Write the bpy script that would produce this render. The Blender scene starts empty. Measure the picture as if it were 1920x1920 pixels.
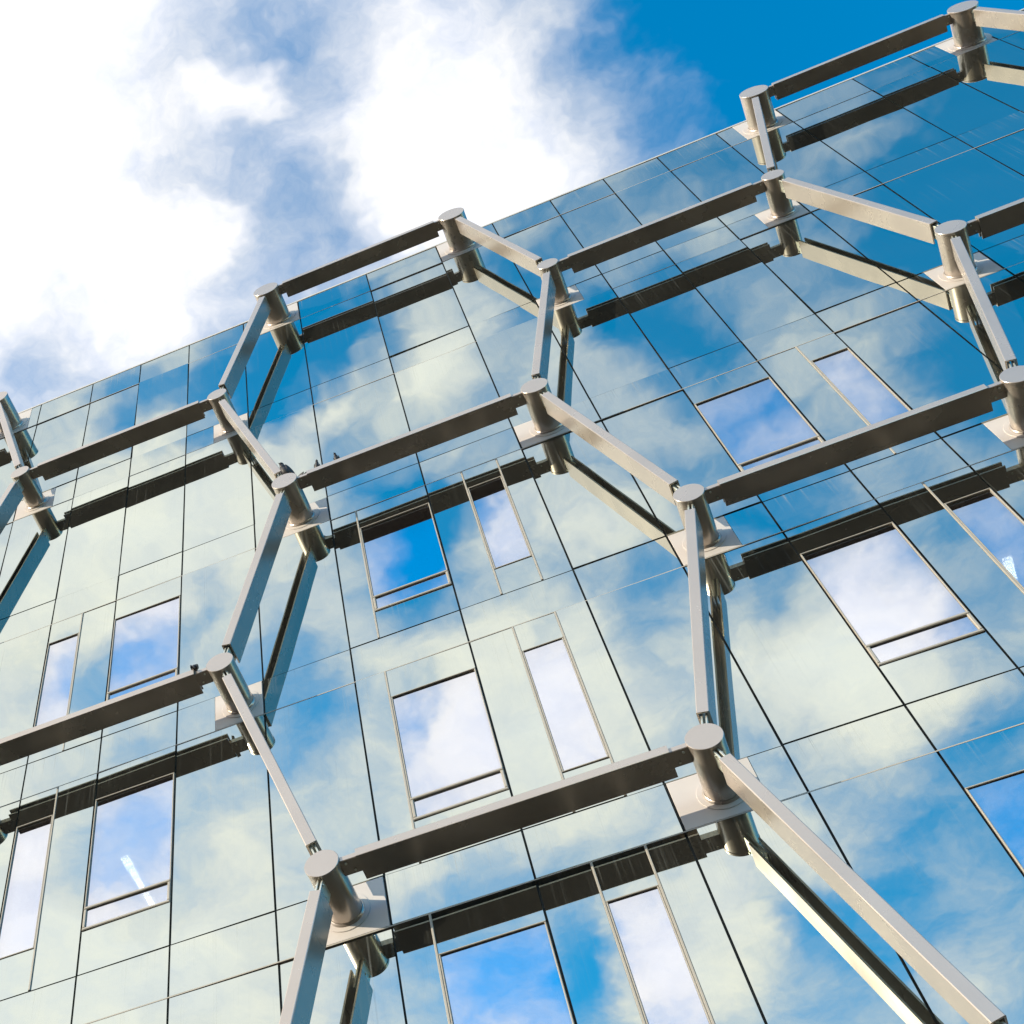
import bpy, math, random
from mathutils import Vector, Matrix, Euler

# ------------------------------------------------------------------ camera, sky, sun, exposure
sc = bpy.context.scene
COL = sc.collection
GZ = 1.6                                   # eye height above the street

cam_data = bpy.data.cameras.new("camera")
cam = bpy.data.objects.new("camera", cam_data)
COL.objects.link(cam)
cam.matrix_world = Matrix(((0.918008,0.356297,0.174106,0),(0.396559,-0.826263,-0.400037,-10),(0.001325,0.436281,-0.899810,1.6),(0,0,0,1)))
cam_data.lens = 53.0825
cam_data.shift_x = 0.29733
cam_data.shift_y = -0.06207
cam_data.sensor_width = 36.0
cam_data.sensor_fit = 'HORIZONTAL'
cam_data.clip_start = 0.1
cam_data.clip_end = 5000.0
sc.camera = cam

SUN_EL = math.radians(20.0)
SUN_AZ = (-0.766, -0.643)                   # over the left shoulder
world = bpy.data.worlds.new("World")
sc.world = world
world.use_nodes = True
NT = world.node_tree
NT.nodes.clear()


def nd(tree, kind, ins=None, **props):
    n = tree.nodes.new(kind)
    for k, v in props.items():
        setattr(n, k, v)
    for k, v in (ins or {}).items():
        if isinstance(v, bpy.types.NodeSocket):
            tree.links.new(v, n.inputs[k])
        else:
            n.inputs[k].default_value = v
    return n


def mth(tree, op, a, b=None, c=None, clamp=False):
    ins = {0: a}
    if b is not None:
        ins[1] = b
    if c is not None:
        ins[2] = c
    return nd(tree, 'ShaderNodeMath', ins, operation=op, use_clamp=clamp).outputs[0]


def mixc(tree, f, a, b, blend='MIX'):
    n = nd(tree, 'ShaderNodeMix', data_type='RGBA', blend_type=blend)
    for i, v in ((0, f), (6, a), (7, b)):
        if isinstance(v, bpy.types.NodeSocket):
            tree.links.new(v, n.inputs[i])
        else:
            n.inputs[i].default_value = v if i == 0 else tuple(v) + (1.0,)
    return n.outputs[2]


sky_tex = nd(NT, 'ShaderNodeTexSky', sky_type='NISHITA', sun_disc=False)
sky_tex.sun_elevation = SUN_EL
sky_tex.sun_rotation = math.atan2(SUN_AZ[0], SUN_AZ[1]) % (2 * math.pi)
sky_tex.air_density = 1.0
sky_tex.dust_density = 0.3
sky_tex.ozone_density = 2.0
# clouds: a layer seen from below, laid out in the layer's own plane (p east, q north, per unit height)
CLOUDS = [
    (0.312, 0.313, -2.43, 0.198, 0.152, -1.8),
    (0.073, 0.282, 1.46, 0.144, 0.131, 0.8),
    (0.046, 0.341, -2.69, 0.102, 0.06, 0.5),
    (-0.21, 0.155, 2.11, 0.17, 0.127, 1.1),
    (-0.197, 0.269, -2.84, 0.096, 0.084, 0.5),
    (0.008, 0.197, -2.62, 0.059, 0.05, -0.25),
    (-0.024, 0.232, -2.01, 0.054, 0.052, -0.2),
    (-0.142, 0.244, -2.09, 0.083, 0.063, -0.45),
    (-0.043, 0.327, -2.46, 0.041, 0.038, -0.75),
    (-0.085, 0.268, -2.71, 0.069, 0.055, -0.2),
    (-0.074, 0.176, -2.73, 0.059, 0.038, -0.4),
    (-0.07, 0.214, -2.72, 0.028, 0.021, 0.7),
    (-0.12, 0.294, -2.71, 0.022, 0.021, 0.7),
    (-0.25, 0.293, 2.07, 0.06, 0.041, -0.6),
    (-0.294, 0.331, -2.81, 0.05, 0.037, -0.35),
    (-0.188, 0.32, -2.76, 0.067, 0.052, 0.4),
    (0.189, 0.347, 1.79, 0.058, 0.032, 0.15),
    (-0.272, -0.382, -3.03, 0.032, 0.025, 0.4),
    (-0.234, -0.396, 2.8, 0.035, 0.03, -0.59),
    (-0.201, -0.404, 2.76, 0.035, 0.03, -0.68),
    (-0.322, -0.413, -3.14, 0.045, 0.021, -0.3),
    (-0.281, -0.485, 3.07, 0.123, 0.068, 0.9),
    (-0.203, -0.498, 2.66, 0.056, 0.055, 0.35),
    (-0.129, -0.403, 0.89, 0.07, 0.043, -1.19),
    (-0.072, -0.383, 3.12, 0.041, 0.024, -0.77),
    (-0.116, -0.473, 0.88, 0.055, 0.016, 0.6),
    (-0.077, -0.438, 0.9, 0.045, 0.02, 0.5),
    (-0.134, -0.456, 1.29, 0.03, 0.027, -0.59),
    (-0.019, -0.441, 1.28, 0.058, 0.038, 1.0),
    (-0.055, -0.412, 1.24, 0.041, 0.027, -0.77),
    (-0.065, -0.495, 3.14, 0.047, 0.026, -0.34),
    (0.056, -0.425, 1.44, 0.036, 0.03, -0.59),
    (0.081, -0.385, 3.06, 0.043, 0.031, -0.68),
    (0.111, -0.462, 2.08, 0.047, 0.042, -0.68),
    (0.16, -0.496, 2.3, 0.051, 0.043, -0.68),
    (0.187, -0.571, 2.45, 0.048, 0.037, -0.42),
    (0.116, -0.582, 2.47, 0.048, 0.039, -0.42),
    (0.075, -0.541, 2.26, 0.052, 0.046, 0.3),
    (0.203, -0.601, 3.1, 0.034, 0.023, 0.4),
    (0.247, -0.499, 3.11, 0.057, 0.021, 0.35),
    (0.308, -0.475, 2.93, 0.087, 0.068, -0.85),
    (0.377, -0.436, 1.8, 0.085, 0.066, -1.02),
    (0.347, -0.594, 1.85, 0.071, 0.056, -0.85),
    (0.285, -0.581, 2.45, 0.059, 0.044, 0.35),
    (0.207, -0.39, 3.09, 0.069, 0.027, -0.42),
    (-0.088, -0.578, 1.58, 0.056, 0.052, -1.1),
    (-0.036, -0.565, 1.92, 0.037, 0.035, -0.68),
    (-0.019, -0.602, 1.35, 0.033, 0.024, 0.6),
    (-0.14, -0.591, 1.24, 0.052, 0.037, 0.5),
    (0.038, -0.607, 2.28, 0.045, 0.04, 0.6),
    (-0.041, -0.655, -3.12, 0.057, 0.029, -0.25),
    (0.061, -0.673, -3.13, 0.06, 0.034, -0.5),
    (0.072, -0.736, 1.45, 0.05, 0.037, -0.5),
    (-0.05, -0.777, 2.46, 0.14, 0.119, 1.1),
    (-0.124, -0.722, 1.28, 0.031, 0.021, -0.65),
    (-0.139, -0.768, 2.67, 0.03, 0.021, -0.36),
    (-0.191, -0.711, 2.71, 0.065, 0.042, -0.36),
    (0.155, -0.729, 1.63, 0.055, 0.043, -1.01),
    (0.165, -0.657, 3.14, 0.05, 0.028, -0.59),
    (0.196, -0.8, 2.22, 0.097, 0.08, 1.5),
    (0.233, -0.747, 2.38, 0.047, 0.037, 0.2),
    (0.284, -0.738, 3.11, 0.042, 0.029, -0.5),
    (0.319, -0.81, 1.46, 0.1, 0.048, 0.1),
    (0.198, -0.907, -3.09, 0.083, 0.045, 0.4),
    (0.297, -0.95, 1.79, 0.058, 0.044, -0.58),
    (0.188, -1.075, 1.1, 0.059, 0.05, -0.6),
    (0.249, -1.0, -2.63, 0.048, 0.028, -0.43),
    (0.111, -1.067, 2.03, 0.096, 0.03, -0.45),
    (0.145, -1.17, 2.87, 0.051, 0.039, -0.45),
    (0.204, -1.202, 2.42, 0.049, 0.037, 0.6),
    (0.071, -0.986, 1.42, 0.077, 0.049, 0.9),
    (0.281, -1.063, 1.48, 0.066, 0.035, -0.4),
    (-0.005, -1.078, 1.38, 0.102, 0.06, 1.0),
    (-0.16, -1.024, 1.84, 0.085, 0.078, -0.6),
    (-0.081, -1.038, 1.29, 0.088, 0.033, -0.72),
    (-0.146, -0.911, -2.98, 0.032, 0.023, -0.43),
    (-0.19, -0.886, -3.06, 0.069, 0.035, 0.7),
    (-0.406, -0.767, 1.1, 0.081, 0.063, -0.72),
    (-0.337, -0.823, 1.18, 0.082, 0.068, 0.5),
    (-0.299, -0.746, -3.08, 0.068, 0.032, -0.22),
    (-0.228, -0.689, 2.63, 0.052, 0.047, -0.43),
    (-0.43, -0.922, 2.74, 0.123, 0.077, 1.0),
    (-0.557, -0.868, 0.97, 0.09, 0.076, 1.1),
    (-0.327, -0.604, 2.76, 0.042, 0.03, -0.79),
    (-0.367, -0.601, 2.8, 0.038, 0.031, -0.36),
    (-0.296, -0.566, -3.11, 0.047, 0.024, 0.7),
    (-0.259, -0.577, 1.16, 0.034, 0.021, -0.43),
    (-0.395, -0.561, -3.12, 0.053, 0.019, -0.36),
    (-0.38, -0.669, -3.13, 0.118, 0.021, -0.43),
    (-0.486, -0.746, 1.11, 0.116, 0.041, 0.2),
    (0.588, 0.547, 1.14, 0.383, 0.277, -1.2),
    (-0.533, 0.063, 2.77, 0.321, 0.262, 1.2),
    (0.157, -1.01, -2.65, 0.054, 0.04, 0.35),
    (0.242, -1.078, -2.36, 0.041, 0.035, 0.4),
    (0.273, -0.987, -2.78, 0.038, 0.023, 0.3),
    (0.294, -0.406, 3.09, 0.05, 0.017, 0.6),
    (0.268, -0.457, -3.07, 0.051, 0.018, 0.55),
    (0.327, -0.525, -3.07, 0.041, 0.021, 0.4),
    (0.193, -0.546, 3.12, 0.044, 0.017, 0.35),
    (0.126, -0.545, 3.12, 0.045, 0.022, 0.3),
    (0.75, -0.65, 0.0, 0.3, 0.36, -1.4),
    (-0.72, -0.5, 0.0, 0.3, 0.36, 1.2)]
tc = nd(NT, 'ShaderNodeTexCoord')
sep = nd(NT, 'ShaderNodeSeparateXYZ', {0: tc.outputs['Generated']})
zz = mth(NT, 'MAXIMUM', sep.outputs[2], 0.12)
sep_p = mth(NT, 'DIVIDE', sep.outputs[0], zz)
pq = nd(NT, 'ShaderNodeCombineXYZ', {0: sep_p, 1: mth(NT, 'DIVIDE', sep.outputs[1], zz)})
warp = nd(NT, 'ShaderNodeTexNoise', {'Vector': pq.outputs[0], 'Scale': 11.0, 'Detail': 4.0, 'Roughness': 0.6})
woff = nd(NT, 'ShaderNodeVectorMath', {0: warp.outputs['Color'], 1: (0.5, 0.5, 0.5)}, operation='SUBTRACT')
wsc = nd(NT, 'ShaderNodeVectorMath', {0: woff.outputs[0], 'Scale': 0.12}, operation='SCALE')
pw = nd(NT, 'ShaderNodeVectorMath', {0: pq.outputs[0], 1: wsc.outputs[0]}, operation='ADD')
acc = None
for (cx, cy, th, sx, sy, amp) in CLOUDS:
    mp = nd(NT, 'ShaderNodeMapping', {0: pw.outputs[0], 1: (cx, cy, 0), 2: (0, 0, th), 3: (sx * 1.45, sy * 1.45, 1)}, vector_type='TEXTURE')
    g = nd(NT, 'ShaderNodeTexGradient', {0: mp.outputs[0]}, gradient_type='SPHERICAL')
    acc = mth(NT, 'MULTIPLY_ADD', g.outputs[1], amp, 0.0 if acc is None else acc)
n1 = nd(NT, 'ShaderNodeTexNoise', {'Vector': pw.outputs[0], 'Scale': 12.0, 'Detail': 9.0, 'Roughness': 0.62})
n2 = nd(NT, 'ShaderNodeTexNoise', {'Vector': pq.outputs[0], 'Scale': 3.0, 'Detail': 5.0, 'Roughness': 0.55})
dens = mth(NT, 'MULTIPLY_ADD', mth(NT, 'SUBTRACT', n1.outputs[0], 0.5), 1.2, 0.55)
dens = mth(NT, 'MULTIPLY_ADD', mth(NT, 'SUBTRACT', n2.outputs[0], 0.5), 0.5, dens)
dens = mth(NT, 'ADD', dens, acc)
east = mth(NT, 'MINIMUM', mth(NT, 'MAXIMUM', sep_p, -1.6), 1.6)          # clouds thin out towards the east
dens = mth(NT, 'MULTIPLY_ADD', east, -0.62, dens)
cov = nd(NT, 'ShaderNodeMapRange', {0: dens, 1: -0.32, 2: 1.30, 3: 0.0, 4: 1.0}, interpolation_type='SMOOTHSTEP').outputs[0]
hs = nd(NT, 'ShaderNodeHueSaturation', {'Hue': 0.488, 'Saturation': 1.5, 'Value': 1.08, 'Color': sky_tex.outputs[0]})
hz_w = mth(NT, 'MAXIMUM', mth(NT, 'MULTIPLY_ADD', east, -0.85, -0.13), 0.0)       # brighter haze towards the sun
cov = mth(NT, 'ADD', cov, mth(NT, 'MULTIPLY', hz_w, mth(NT, 'SUBTRACT', 1.0, cov)))
bg_sky = nd(NT, 'ShaderNodeBackground', {0: hs.outputs[0], 1: 0.15})
shade = nd(NT, 'ShaderNodeMapRange', {0: n1.outputs[0], 1: 0.3, 2: 0.7, 3: 0.0, 4: 1.0}).outputs[0]
ccol = mixc(NT, shade, (0.80, 0.84, 0.95), (1.0, 0.98, 0.95))
thick = nd(NT, 'ShaderNodeMapRange', {0: dens, 1: 0.5, 2: 1.7, 3: 0.48, 4: 0.58}).outputs[0]
bg_cloud = nd(NT, 'ShaderNodeBackground', {0: ccol, 1: thick})
mx = nd(NT, 'ShaderNodeMixShader', {0: cov, 1: bg_sky.outputs[0], 2: bg_cloud.outputs[0]})
nd(NT, 'ShaderNodeOutputWorld', {0: mx.outputs[0]})
world.cycles.sampling_method = 'MANUAL'
world.cycles.sample_map_resolution = 256

sun_data = bpy.data.lights.new("sun", 'SUN')
sun_data.energy = 2.3
sun_data.angle = math.radians(0.53)
sun_data.color = (1.0, 0.86, 0.65)
sun = bpy.data.objects.new("sun", sun_data)
COL.objects.link(sun)
sd = Vector((SUN_AZ[0] * math.cos(SUN_EL), SUN_AZ[1] * math.cos(SUN_EL), math.sin(SUN_EL)))
sun.rotation_euler = sd.to_track_quat('Z', 'Y').to_euler()
sun.location = (-40, -20, 60)

sc.view_settings.view_transform = 'Standard'
sc.view_settings.look = 'None'
sc.view_settings.gamma = 1.0
sc.view_settings.use_curve_mapping = False
sc.view_settings.exposure = 1.12
sc.cycles.use_denoising = True
sc.cycles.max_bounces = 10
sc.cycles.glossy_bounces = 8
sc.cycles.caustics_reflective = False
sc.cycles.caustics_refractive = False
sc.cycles.sample_clamp_indirect = 6.0

# ------------------------------------------------------------------ materials


def new_mat(name):
    m = bpy.data.materials.new(name)
    m.use_nodes = True
    m.node_tree.nodes.clear()
    return m, m.node_tree


def principled(name, base, rough, metal=0.0, bump=0.0, var=0.06, scale=3.0, spec=0.5):
    m, t = new_mat(name)
    pos = nd(t, 'ShaderNodeNewGeometry').outputs['Position']
    no = nd(t, 'ShaderNodeTexNoise', {'Vector': pos, 'Scale': scale, 'Detail': 5.0})
    lo = tuple(max(0, c * (1 - var)) for c in base)
    hi = tuple(min(1, c * (1 + var)) for c in base)
    col = mixc(t, no.outputs[0], lo, hi)
    rg = nd(t, 'ShaderNodeMapRange', {0: no.outputs[0], 1: 0.3, 2: 0.7, 3: rough * 0.85, 4: rough * 1.15}).outputs[0]
    p = nd(t, 'ShaderNodeBsdfPrincipled', {'Base Color': col, 'Roughness': rg, 'Metallic': metal, 'Specular IOR Level': spec})
    if bump:
        fine = nd(t, 'ShaderNodeTexNoise', {'Vector': pos, 'Scale': 60.0, 'Detail': 3.0})
        b = nd(t, 'ShaderNodeBump', {'Height': fine.outputs[0], 'Strength': bump, 'Distance': 0.002})
        t.links.new(b.outputs[0], p.inputs['Normal'])
    nd(t, 'ShaderNodeOutputMaterial', {0: p.outputs[0]})
    return m


def glass_coated(name, tint, streak, film, rough=0.0):
    """Mirror-coated spandrel glass with rain streaks of dust below its upper edge."""
    m, t = new_mat(name)
    pos = nd(t, 'ShaderNodeNewGeometry').outputs['Position']
    gen = nd(t, 'ShaderNodeTexCoord').outputs['Generated']
    gz = nd(t, 'ShaderNodeSeparateXYZ', {0: gen}).outputs[2]
    mp = nd(t, 'ShaderNodeMapping', {0: pos, 3: (26.0, 1.0, 0.22)})
    st = nd(t, 'ShaderNodeTexNoise', {'Vector': mp.outputs[0], 'Scale': 1.0, 'Detail': 4.0, 'Roughness': 0.7})
    s1 = nd(t, 'ShaderNodeMapRange', {0: st.outputs[0], 1: 0.55, 2: 0.78, 3: 0.0, 4: 1.0}).outputs[0]
    pat = nd(t, 'ShaderNodeTexNoise', {'Vector': pos, 'Scale': 0.9, 'Detail': 3.0})
    p1 = nd(t, 'ShaderNodeMapRange', {0: pat.outputs[0], 1: 0.38, 2: 0.66, 3: 0.0, 4: 1.0}).outputs[0]
    fade = mth(t, 'POWER', gz, 1.4)
    fac = mth(t, 'MULTIPLY', mth(t, 'MULTIPLY', s1, p1), mth(t, 'MULTIPLY', fade, streak))
    fac = mth(t, 'ADD', fac, mth(t, 'MULTIPLY_ADD', pat.outputs[0], film, film * 0.5))
    wav = nd(t, 'ShaderNodeTexNoise', {'Vector': pos, 'Scale': 0.55, 'Detail': 1.0})
    bmp = nd(t, 'ShaderNodeBump', {'Height': wav.outputs[0], 'Strength': 1.0, 'Distance': 0.006})
    gl = nd(t, 'ShaderNodeBsdfGlossy', {0: tint + (1.0,), 'Roughness': rough, 'Normal': bmp.outputs[0]})
    df = nd(t, 'ShaderNodeBsdfDiffuse', {0: (0.42, 0.44, 0.41, 1.0)})
    mxs = nd(t, 'ShaderNodeMixShader', {0: fac, 1: gl.outputs[0], 2: df.outputs[0]})
    nd(t, 'ShaderNodeOutputMaterial', {0: mxs.outputs[0]})
    return m


def glass_window(name):
    """Clear window glass with a bright reflective coat; a little of the room shows through."""
    m, t = new_mat(name)
    gl = nd(t, 'ShaderNodeBsdfGlossy', {0: (0.93, 0.94, 0.97, 1.0), 'Roughness': 0.0})
    tr = nd(t, 'ShaderNodeBsdfTransparent', {0: (0.86, 0.90, 0.92, 1.0)})
    pos = nd(t, 'ShaderNodeNewGeometry').outputs['Position']
    mp = nd(t, 'ShaderNodeMapping', {0: pos, 3: (9.0, 1.0, 0.3)})
    st = nd(t, 'ShaderNodeTexNoise', {'Vector': mp.outputs[0], 'Scale': 1.0, 'Detail': 3.0})
    fac = nd(t, 'ShaderNodeMapRange', {0: st.outputs[0], 1: 0.3, 2: 0.75, 3: 0.18, 4: 0.22}).outputs[0]
    mxs = nd(t, 'ShaderNodeMixShader', {0: fac, 1: gl.outputs[0], 2: tr.outputs[0]})
    nd(t, 'ShaderNodeOutputMaterial', {0: mxs.outputs[0]})
    return m


def emitter(name, col, strength):
    m, t = new_mat(name)
    e = nd(t, 'ShaderNodeEmission', {0: col + (1.0,), 1: strength})
    nd(t, 'ShaderNodeOutputMaterial', {0: e.outputs[0]})
    return m


M_GLASS = glass_coated("spandrel_glass", (0.685, 0.728, 0.645), 0.45, 0.022)
M_BAND = glass_coated("band_glass", (0.685, 0.728, 0.645), 0.90, 0.035)
M_WIN = glass_window("window_glass")
M_STEEL = principled("satin_steel_paint", (0.60, 0.535, 0.475), 0.26, 0.52, var=0.08, scale=1.8, spec=0.4)
M_FIN = principled("pale_bracket_steel", (0.72, 0.74, 0.66), 0.35, 0.6)
M_PLATE = principled("plate_steel", (0.64, 0.60, 0.57), 0.5, 0.05)
M_JOINT = principled("black_joint", (0.02, 0.024, 0.025), 0.7, 0.0)
M_TRIM = principled("beige_aluminium", (0.46, 0.43, 0.37), 0.45, 0.1)
M_COPING = principled("pale_coping", (0.70, 0.67, 0.60), 0.4, 0.3)
M_ROOM = principled("room_paint", (0.10, 0.10, 0.11), 0.8)
M_SLAB = principled("ceiling_paint", (0.30, 0.30, 0.31), 0.8)
M_STONE = principled("base_stone", (0.09, 0.085, 0.08), 0.6, bump=0.2)
M_ROAD = principled("asphalt", (0.011, 0.009, 0.008), 0.9, bump=0.4, var=0.25, scale=1.5, spec=0.1)
M_PAVE = principled("paving", (0.011, 0.009, 0.008), 0.9, bump=0.3, var=0.2, spec=0.1)
M_BIRD = principled("slate_feathers", (0.022, 0.024, 0.030), 0.55, var=0.4, scale=30.0)
M_BEAK = principled("bird_beak_and_feet", (0.06, 0.035, 0.03), 0.6)
M_LAMP = emitter("lit_tube", (1.0, 0.95, 0.80), 4.5)
M_HOUSING = principled("lamp_housing", (0.45, 0.45, 0.43), 0.5)

# ------------------------------------------------------------------ mesh helpers


class MB:
    def __init__(self):
        self.v, self.f, self.sm = [], [], []

    def add(self, verts, faces, smooth=False):
        o = len(self.v)
        self.v += [tuple(v) for v in verts]
        self.f += [tuple(i + o for i in f) for f in faces]
        self.sm += [smooth] * len(faces)
        return self

    def box(self, x0, x1, y0, y1, z0, z1, bev=0.0):
        if bev <= 0:
            vs = [(x, y, z) for z in (z0, z1) for y in (y0, y1) for x in (x0, x1)]
            fs = [(0, 2, 3, 1), (4, 5, 7, 6), (0, 1, 5, 4), (2, 6, 7, 3), (0, 4, 6, 2), (1, 3, 7, 5)]
            return self.add(vs, fs)
        b = bev                                     # front edges chamfered
        vs = [(x0 + b, y0, z0 + b), (x1 - b, y0, z0 + b), (x1 - b, y0, z1 - b), (x0 + b, y0, z1 - b),
              (x0, y0 + b, z0), (x1, y0 + b, z0), (x1, y0 + b, z1), (x0, y0 + b, z1),
              (x0, y1, z0), (x1, y1, z0), (x1, y1, z1), (x0, y1, z1)]
        fs = [(0, 1, 2, 3), (0, 4, 5, 1), (1, 5, 6, 2), (2, 6, 7, 3), (3, 7, 4, 0),
              (4, 8, 9, 5), (5, 9, 10, 6), (6, 10, 11, 7), (7, 11, 8, 4), (8, 11, 10, 9)]
        return self.add(vs, fs)

    def lathe_y(self, prof, seg=48, cx=0.0, cz=0.0, smooth=True):
        """prof: (radius, y) from front to back, closed by discs where radius is 0."""
        vs, fs = [], []
        rows = []
        for r, y in prof:
            if r <= 1e-6:
                rows.append([len(vs)])
                vs.append((cx, y, cz))
            else:
                rows.append(list(range(len(vs), len(vs) + seg)))
                vs += [(cx + r * math.cos(2 * math.pi * k / seg), y, cz + r * math.sin(2 * math.pi * k / seg)) for k in range(seg)]
        for a, b in zip(rows, rows[1:]):
            for k in range(seg):
                k2 = (k + 1) % seg
                if len(a) == 1:
                    fs.append((a[0], b[k2], b[k]))
                elif len(b) == 1:
                    fs.append((a[k], a[k2], b[0]))
                else:
                    fs.append((a[k], a[k2], b[k2], b[k]))
        return self.add(vs, fs, smooth)

    def ball(self, c, r, rot=None, seg=12, rings=8):
        rm = (rot or Euler((0, 0, 0))).to_matrix()
        vs, fs = [], []
        for i in range(rings + 1):
            a = math.pi * i / rings
            for k in range(seg):
                b = 2 * math.pi * k / seg
                p = Vector((r[0] * math.sin(a) * math.cos(b), r[1] * math.sin(a) * math.sin(b), r[2] * math.cos(a)))
                vs.append(tuple(rm @ p + Vector(c)))
        for i in range(rings):
            for k in range(seg):
                k2 = (k + 1) % seg
                fs.append((i * seg + k, (i + 1) * seg + k, (i + 1) * seg + k2, i * seg + k2))
        return self.add(vs, fs, True)

    def mesh(self, name, mat):
        me = bpy.data.meshes.new(name)
        me.from_pydata(self.v, [], self.f)
        me.update()
        me.materials.append(mat)
        me.polygons.foreach_set('use_smooth', self.sm)
        return me


def link(name, me, parent=None, loc=(0, 0, 0), rot=(0, 0, 0)):
    o = bpy.data.objects.new(name, me)
    COL.objects.link(o)
    o.location, o.rotation_euler = loc, rot
    if parent is not None:
        o.parent = parent
    return o


def part(name, mb, mat, parent=None, loc=(0, 0, 0), rot=(0, 0, 0)):
    return link(name, mb.mesh(name, mat), parent, loc, rot)


def thing(name, label, cat, loc=(0, 0, 0), group=None):
    o = bpy.data.objects.new(name, None)
    COL.objects.link(o)
    o.location = loc
    o.empty_display_size = 0.3
    o['label'], o['category'] = label, cat
    if group:
        o['group'] = group
    return o


def structure(name, mb, mat):
    o = part(name, mb, mat)
    o['kind'] = 'structure'
    return o


# ------------------------------------------------------------------ ground
structure("ground", MB().add([(-900, -900, 0), (900, -900, 0), (900, 900, 0), (-900, 900, 0)], [(0, 1, 2, 3)]), M_ROAD)
structure("pavement", MB().box(-40, 40, -4.5, 20, 0.0, 0.13), M_PAVE)

# ------------------------------------------------------------------ the facade grid (metres; x along the facade, z above ground)
S = 10.0
VX = [-12.683, -11.278, -10.137, -8.993, -7.958, -6.822, -5.783, -4.747, -3.604, -2.463, -1.058, 0.346, 1.477, 2.613, 3.641, 4.673, 5.789, 6.907, 8.306, 9.321, 10.507, 11.542, 12.685]
HZ = [(29.0207, 28.1132), (24.8767, 24.1826), (20.9402, 20.2348), (16.9853, 16.2879), (13.0206, 12.3353), (9.082, 8.395)]
FLOORS = HZ                                # (dark joint above the band, pale joint under it) per storey
ROOF_Z = HZ[0][0]
X0, X1 = VX[0], VX[-1]
GAP = 0.0115                                # half a vertical joint
rnd = random.Random(7)

building = thing("glass_building", "tall office block clad in mirrored glass panels reflecting the cloudy sky", "building")
# body behind the glass
DEP = 13.0
part("side_wall", MB().box(X0 - 0.3, X0 - 0.02, 0.03, DEP, 0.13, ROOF_Z), M_STONE, building)
part("side_wall", MB().box(X1 + 0.02, X1 + 0.3, 0.03, DEP, 0.13, ROOF_Z), M_STONE, building)
part("back_wall", MB().box(X0 - 0.02, X1 + 0.02, DEP - 0.3, DEP - 0.01, 0.13, ROOF_Z - 0.01), M_ROOM, building)
part("roof", MB().box(X0 - 0.3, X1 + 0.3, 0.12, DEP + 0.1, ROOF_Z + 0.003, ROOF_Z + 0.25), M_STONE, building)
part("roof_coping", MB().box(X0 - 0.3, X1 + 0.3, -0.010, 0.115, ROOF_Z + 0.010, ROOF_Z + 0.065, 0.004), M_COPING, building)
for k, (za, zb) in enumerate(HZ):
    part("floor_slab", MB().box(X0, X1, 0.16, DEP - 0.32, zb + 0.06, za - 0.12), M_SLAB, building)
part("inner_wall", MB().box(X0, X1, 0.16, 0.22, HZ[2][0] - 0.1, ROOF_Z - 0.02), M_ROOM, building)
part("base_cladding", MB().box(X0, X1, 0.0, 0.06, 0.131, HZ[-1][1] - 0.02), M_STONE, building)
# the carrier behind the joints
for x in VX:
    part("mullion", MB().box(x - 0.05, x + 0.05, 0.036, 0.14, HZ[-1][1], ROOF_Z - 0.01), M_JOINT, building)
for za, zb in HZ:
    part("transom", MB().box(X0, X1, 0.034, 0.145, za - 0.05, za + 0.05), M_JOINT, building)
    part("joint_strip", MB().box(X0, X1, -0.003, 0.033, zb - 0.007, zb + 0.007), M_TRIM, building)

PM = {}


def panel(x0, x1, z0, z1, mat=None, parent=None, name="glass_panel", y=0.0, tilt=0.0036):
    """One pane of glass, 30 mm deep, hung a hair out of true like every real pane."""
    w, h = round(x1 - x0, 3), round(z1 - z0, 3)
    mat = mat or M_GLASS
    key = (w, h, mat.name)
    if key not in PM:
        PM[key] = MB().box(-w / 2, w / 2, 0.0, 0.03, -h / 2, h / 2).mesh(name, mat)
    return link(name, PM[key], parent or building, ((x0 + x1) / 2, y, (z0 + z1) / 2),
                (rnd.gauss(0, tilt), 0, rnd.gauss(0, tilt)))


# plates where the posts of the honeycomb frame meet the wall: (x centre, storey index) -> x range
PLATES = [(0, -8.977, -8.165, -8.565, 0.243), (0, -3.282, -2.479, -2.882, 0.243), (0, 0.362, 1.212, 0.812, 0.243), (0, 6.095, 6.891, 6.495, 0.243), (0, 9.789, 10.491, 10.189, 0.243), (1, -7.942, -7.217, -7.547, 0.168), (1, -4.239, -3.62, -3.899, 0.168), (1, 1.493, 2.16, 1.83, 0.168), (1, 5.138, 5.773, 5.478, 0.168), (2, -8.977, -8.235, -8.565, 0.188), (2, -3.222, -2.479, -2.882, 0.188), (2, 0.362, 1.142, 0.812, 0.188), (2, 6.155, 6.891, 6.495, 0.188), (2, 9.849, 10.491, 10.189, 0.188), (3, -7.942, -7.217, -7.547, 0.17), (3, -4.239, -3.62, -3.899, 0.17), (3, 1.493, 2.16, 1.83, 0.17), (3, 5.138, 5.773, 5.478, 0.17), (4, -8.977, -8.235, -8.565, 0.169), (4, -3.222, -2.479, -2.882, 0.169), (4, 0.362, 1.142, 0.812, 0.169), (4, 6.155, 6.891, 6.495, 0.169), (4, 9.849, 10.491, 10.189, 0.169), (5, -7.942, -7.217, -7.547, 0.168), (5, -4.239, -3.62, -3.899, 0.168), (5, 1.493, 2.16, 1.83, 0.168), (5, 5.138, 5.773, 5.478, 0.168)]
plate_at = {}
for (k, a, b, nx, r) in PLATES:
    plate_at.setdefault(k, []).append((a, b))

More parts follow.
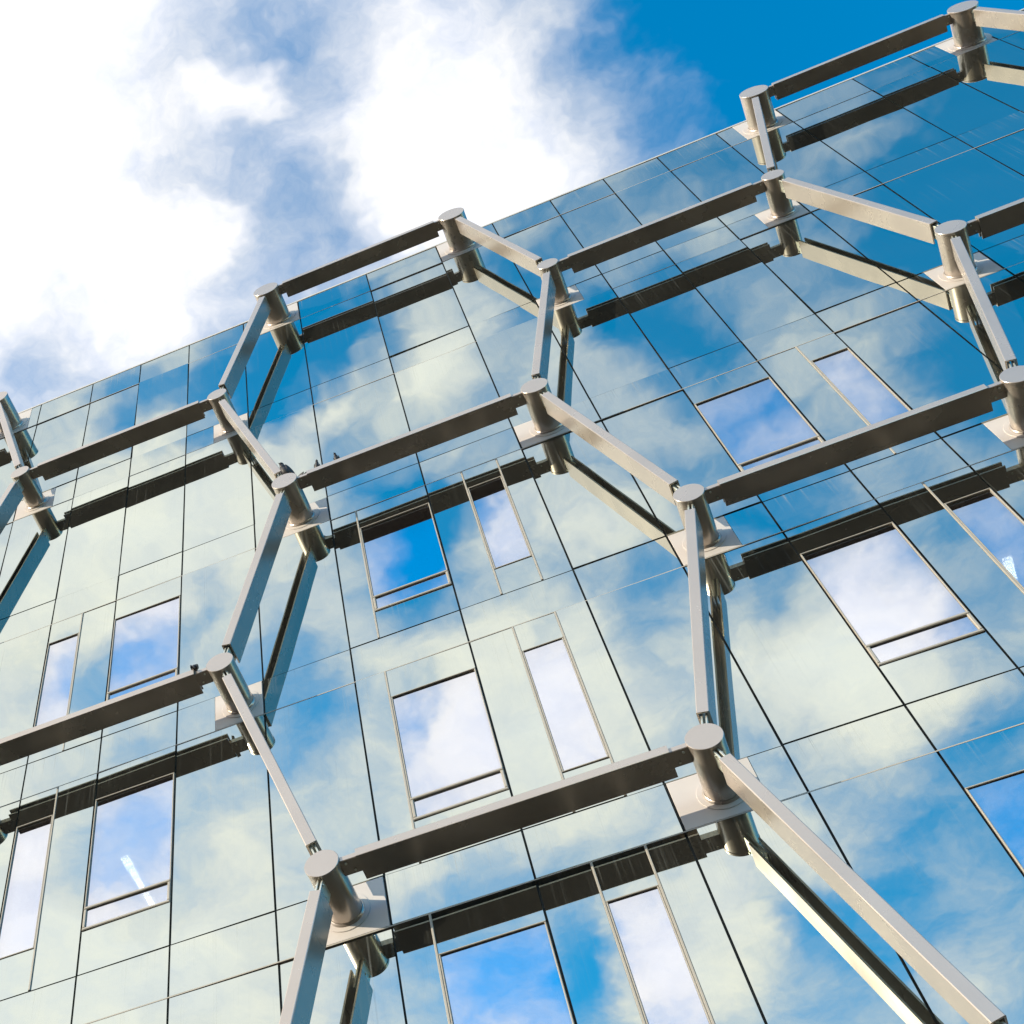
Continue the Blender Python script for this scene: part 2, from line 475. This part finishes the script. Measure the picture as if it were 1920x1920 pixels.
# windows: left and right mullion index of the bay, trims, and whether there is a vent at the foot
WBAYS = [(5, None, -6.314, False), (6, None, None, True), (9, -2.088, None, True), (10, -0.532, -0.026, False), (13, None, None, True), (14, 4.16, None, False)]
win_by_bay = {w[0]: w for w in WBAYS}
TR = 0.012                                 # half a trim


def bars(parent, name, rects, y0, y1, mat=None):
    for (a, b, c, d) in rects:
        part(name, MB().box(a, b, y0, y1, c, d, 0.004), mat or M_TRIM, parent)


def make_window(xa, xb, zt, zbm, vent):
    """xa..xb clear width, zt head, zbm foot; returns the window part."""
    fr = MB()
    t = 0.016
    zs = zbm + 0.345 if vent else zbm
    fr.box(xa, xb, -0.010, 0.030, zt - t, zt, 0.004)
    fr.box(xa, xa + t, -0.008, 0.030, zs + 0.002, zt - t - 0.001, 0.004)
    fr.box(xb - t, xb, -0.008, 0.030, zs + 0.002, zt - t - 0.001, 0.004)
    if not vent:
        fr.box(xa, xb, -0.012, 0.030, zbm - t, zbm, 0.004)
    w = part("window", fr, M_TRIM, building)
    panel(xa + t + 0.002, xb - t - 0.002, zs + 0.003, zt - t - 0.003, M_WIN, w, "window_pane", 0.012)
    if vent:
        v = MB()
        b = 0.036
        v.box(xa, xb, -0.016, 0.028, zs - b, zs, 0.008)
        v.box(xa, xb, -0.016, 0.028, zbm, zbm + b, 0.008)
        v.box(xa, xa + b, -0.014, 0.028, zbm + b + 0.001, zs - b - 0.001, 0.008)
        v.box(xb - b, xb, -0.014, 0.028, zbm + b + 0.001, zs - b - 0.001, 0.008)
        part("vent_frame", v, M_TRIM, w)
        panel(xa + b + 0.002, xb - b - 0.002, zbm + b + 0.002, zs - b - 0.002, M_WIN, w, "vent_pane", 0.008)
    return w


for i in range(len(VX) - 1):
    xl, xr = VX[i] + GAP, VX[i + 1] - GAP
    for k, (za, zb) in enumerate(HZ):
        # the band between the two joints, broken by the plates
        segs = [(xl, xr)]
        for (a, b) in plate_at.get(k, []):
            nxt = []
            for (p, q) in segs:
                if b <= p or a >= q:
                    nxt.append((p, q))
                    continue
                if a - 0.004 - p > 0.06:
                    nxt.append((p, a - 0.004))
                if q - (b + 0.004) > 0.06:
                    nxt.append((b + 0.004, q))
            segs = nxt
        for (p, q) in segs:
            panel(p, q, zb + 0.010, za - 0.010 if k else za - 0.002, M_BAND)
        if k == len(HZ) - 1:
            continue
        zt, zf = zb - 0.010, HZ[k + 1][0] + 0.010
        w = win_by_bay.get(i)
        if k < 2 or w is None:
            panel(xl, xr, zf, zt)
            continue
        _, a, b, vent = w
        head, foot = zb - 0.515, zb - 2.65
        wa, wb = (xl if a is None else a + TR), (xr if b is None else b - TR)
        if a is not None:
            bars(building, "trim_bar", [(a - TR, a + TR, zf, zt)], -0.012, 0.030)
            panel(xl, a - TR - 0.002, zf, zt)
        if b is not None:
            bars(building, "trim_bar", [(b - TR, b + TR, zf, zt)], -0.012, 0.030)
            panel(b + TR + 0.002, xr, zf, zt)
        ea, eb = wa + (0.002 if a is not None else 0), wb - (0.002 if b is not None else 0)
        panel(ea, eb, head + 0.002, zt)
        panel(ea, eb, zf, foot - (0.002 if vent else 0.024))
        make_window(ea, eb, head, foot, vent)

# ------------------------------------------------------------------ the honeycomb frame in front of the glass
frame = thing("honeycomb_frame", "satin grey steel honeycomb of posts and beams standing off the glass facade", "steel frame")
XA, XB, XC, XD, PER = (-2.882, 0.812, 1.83, 5.478, 9.377)
ROWZ = [28.515, 24.53, 20.59, 16.645, 12.685, 8.74]
ROWR = [0.243, 0.168, 0.188, 0.17, 0.169, 0.168]
YF, YB = -0.664, -0.362                    # front and back of the beam sleeves
END = 0.338                                # sleeves stop this far from a post's axis


def channel(length, half_w, th=0.018, bev=0.010):
    """U channel along local X, web towards the street (-Y), open towards the glass."""
    hw, yi = half_w, YF + th
    sec = [(YB, -hw), (YF + bev, -hw), (YF + bev * 0.3, -hw + bev * 0.3), (YF, -hw + bev),
           (YF, hw - bev), (YF + bev * 0.3, hw - bev * 0.3), (YF + bev, hw), (YB, hw),
           (YB, hw - th), (yi, hw - th), (yi, -hw + th), (YB, -hw + th)]
    n = len(sec)
    vs = [(x, y, z) for x in (-length / 2, length / 2) for (y, z) in sec]
    fs = [(j, (j + 1) % n, n + (j + 1) % n, n + j) for j in range(n)]
    cap = [(0, 1, 10, 11), (1, 2, 3, 10), (3, 4, 9, 10), (4, 5, 6, 9), (6, 7, 8, 9)]
    fs += [tuple(reversed(c)) for c in cap] + [tuple(n + j for j in c) for c in cap]
    return MB().add(vs, fs)


BEAM = {}
_bv = [(0.013 * math.cos(j * math.pi / 3), 0.013 * math.sin(j * math.pi / 3), z) for z in (0.0, 0.012) for j in range(6)]
BOLT = MB().add(_bv, [(j, (j + 1) % 6, 6 + (j + 1) % 6, 6 + j) for j in range(6)] + [tuple(range(6, 12))]).mesh("bolt", M_FIN)


def beam(pa, pb, ra, rb, level):
    (xa, za), (xb, zb) = pa, pb
    dx, dz = xb - xa, zb - za
    L = math.hypot(dx, dz)
    ang = -math.atan2(dz, dx)
    loc = ((xa + xb) / 2, 0, (za + zb) / 2)
    kind = 'h' if level else 'd'
    ln = round(L - 2 * END, 3)
    if (kind, ln) not in BEAM:
        BEAM[(kind, ln)] = channel(ln, 0.053 if level else 0.061).mesh("beam", M_STEEL)
    b = link("beam", BEAM[(kind, ln)], frame, loc, (0, ang, 0))
    for s, r in ((-1, ra), (1, rb)):
        e0, e1 = s * (L / 2 - r * 0.97), s * (L / 2 - END - 0.16)
        lo, hi = min(e0, e1), max(e0, e1)
        ck = (kind, round(lo, 3), round(hi, 3))
        if ck not in BEAM:
            mb = MB()
            if level:
                mb.box(lo, hi, -0.640, -0.455, -0.032, 0.032, 0.006)
                mat = M_STEEL
            else:
                for c in (-0.021, 0.021):
                    mb.box(lo, hi, -0.622, -0.42, c - 0.009, c + 0.009, 0.002)
                mat = M_FIN
            BEAM[ck] = mb.mesh("bracket", mat)
        link("bracket", BEAM[ck], b)
        for dy, q in ((-0.60, 0.30), (-0.50, 0.65)):
            h = 0.033 if level else 0.031
            for sg in (-1, 1):
                link("bolt", BOLT, b, (s * (L / 2 - r - (END - r) * q), dy, sg * h), (0 if sg > 0 else math.pi, 0, 0))
    return b


POST = {}


def post(x, z, r):
    if r not in POST:
        POST[r] = (MB().lathe_y([(r, -0.642), (r, 0.002)], 56).mesh("post", M_STEEL),
                   MB().lathe_y([(0, -0.668), (r + 0.001, -0.668), (r + 0.005, -0.664), (r + 0.005, -0.640), (r - 0.01, -0.640)], 56, smooth=False).mesh("end_cap", M_STEEL),
                   MB().lathe_y([(r + 0.003, -0.012), (r * 1.42, -0.012), (r * 1.42 + 0.004, -0.008), (r * 1.42 + 0.004, -0.004)], 56, smooth=False).mesh("flange", M_PLATE),
                   MB().lathe_y([(r * 1.02, -0.034), (r + 0.016, -0.026), (r + 0.022, -0.012)], 56).mesh("weld_collar", M_STEEL))
    a, b, c, d = POST[r]
    p = link("post", a, frame, (x, 0, z))
    link("end_cap", b, p)
    link("flange", c, p)
    link("weld_collar", d, p)
    return p


nodes = {}
for row in range(6):
    for k in (-1, 0, 1):
        for nm, c in ((('A', XA), ('B', XB)) if row % 2 == 0 else (('C', XC), ('D', XD))):
            x = c + k * PER
            if X0 + 0.2 < x < X1 - 0.2:
                nodes[(row, nm, k)] = (x, ROWZ[row])
for (row, nm, k), (x, z) in nodes.items():
    post(x, z, ROWR[row])
for (row, nm, k), P in nodes.items():
    if nm in 'AC':
        Q = nodes.get((row, 'B' if nm == 'A' else 'D', k))
        if Q:
            beam(P, Q, ROWR[row], ROWR[row], True)
    if row < 5:
        tgt = {'A': ('D', k - 1), 'B': ('C', k), 'C': ('B', k), 'D': ('A', k + 1)}[nm]
        Q = nodes.get((row + 1,) + tgt)
        if Q:
            beam(P, Q, ROWR[row], ROWR[row + 1], False)
for (k, a, b, nx, r) in PLATES:
    za, zb = HZ[k]
    part("mounting_plate", MB().box(a, b, -0.004, 0.03, zb + 0.010, za - (0.010 if k else 0.002), 0.003), M_PLATE, frame)

# ------------------------------------------------------------------ lamps in the rooms, seen through the glass
CEIL = HZ[3][1] + 0.058


def ceiling_lamp(label, x, y0, z, lens):
    t = thing("ceiling_lamp", label, "lamp", (x, y0, z), "strip lights on the office ceilings")
    y = 0.0
    total = sum(l for l, _ in lens)
    part("housing", MB().box(-0.07, 0.07, 0.0, total, 0.012, 0.05), M_HOUSING, t)
    for ln, w in lens:
        part("tube", MB().box(-w, w, y + 0.02, y + ln - 0.05, -0.02, 0.010), M_LAMP, t)
        y += ln
    return t


ceiling_lamp("lit strip lamp seen through the window with a vent, low at the left", -6.036, 1.290, 16.296, [(0.22, 0.05), (0.17, 0.036), (1.6, 0.034)])
ceiling_lamp("lit strip lamp seen through the window at the right edge", 4.839, 1.306, 16.296, [(0.42, 0.05)])

# ------------------------------------------------------------------ pigeons on the frame


def pigeon(label, loc, yaw, lean, size=0.72):
    t = thing("pigeon", label, "bird", loc, "pigeons perched on the steel frame")
    b = MB()
    b.ball((0, 0, 0.105), (0.105, 0.058, 0.062), Euler((0, lean, 0)))
    b.ball((0.075 * math.cos(lean), 0, 0.135 - 0.075 * math.sin(lean)), (0.045, 0.038, 0.055), Euler((0, 0.5, 0)))
    b.ball((0.105 * math.cos(lean), 0, 0.195 - 0.085 * math.sin(lean)), (0.034, 0.027, 0.030))
    part("body", b, M_BIRD, t)
    c = math.cos(lean)
    s = math.sin(lean)
    tx, tz = -0.08 * c, 0.105 + 0.08 * s
    part("tail", MB().add([(tx, -0.03, tz), (tx, 0.03, tz), (tx - 0.13 * c, 0.035, tz + 0.13 * s - 0.01), (tx - 0.13 * c, -0.035, tz + 0.13 * s - 0.01),
                           (tx, -0.03, tz - 0.015), (tx, 0.03, tz - 0.015), (tx - 0.13 * c, 0.035, tz + 0.13 * s - 0.016), (tx - 0.13 * c, -0.035, tz + 0.13 * s - 0.016)],
                          [(0, 1, 2, 3), (7, 6, 5, 4), (0, 4, 5, 1), (1, 5, 6, 2), (2, 6, 7, 3), (3, 7, 4, 0)]), M_BIRD, t)
    hx, hz = 0.105 * c + 0.028, 0.193 - 0.085 * s
    part("beak", MB().add([(hx, -0.008, hz), (hx, 0.008, hz), (hx, 0, hz + 0.010), (hx + 0.03, 0, hz - 0.006)],
                          [(0, 1, 3), (1, 2, 3), (2, 0, 3), (0, 2, 1)]), M_BEAK, t)
    for sg in (-1, 1):
        part("wing", MB().ball((-0.02, sg * 0.052, 0.112), (0.11, 0.014, 0.045), Euler((0, lean, 0))), M_BIRD, t)
        part("leg", MB().box(-0.005, 0.005, sg * 0.025 - 0.005, sg * 0.025 + 0.005, 0.0, 0.06).box(-0.012, 0.03, sg * 0.025 - 0.012, sg * 0.025 + 0.012, 0.0, 0.006), M_BEAK, t)
    t.rotation_euler = (0, 0, yaw)
    t.scale = (size, size, size)
    return t


pigeon("dark pigeon upright on the middle beam, left of the pair", (-2.394, -0.60, 20.644), -1.25, -0.75)
pigeon("dark pigeon upright on the middle beam, right of the pair", (-2.089, -0.60, 20.644), -1.75, -0.75)
pigeon("dark pigeon crouched on the narrow bracket beside the round post", (-2.652, -0.56, 20.623), 2.7, -0.15)
pigeon("dark pigeon with raised tail on top of the round post", (-2.847, -0.62, 20.776), -2.2, -0.9, 1.15)
pigeon("grey pigeon alone on the lower left beam", (-4.241, -0.62, 16.699), 1.75, -0.9)
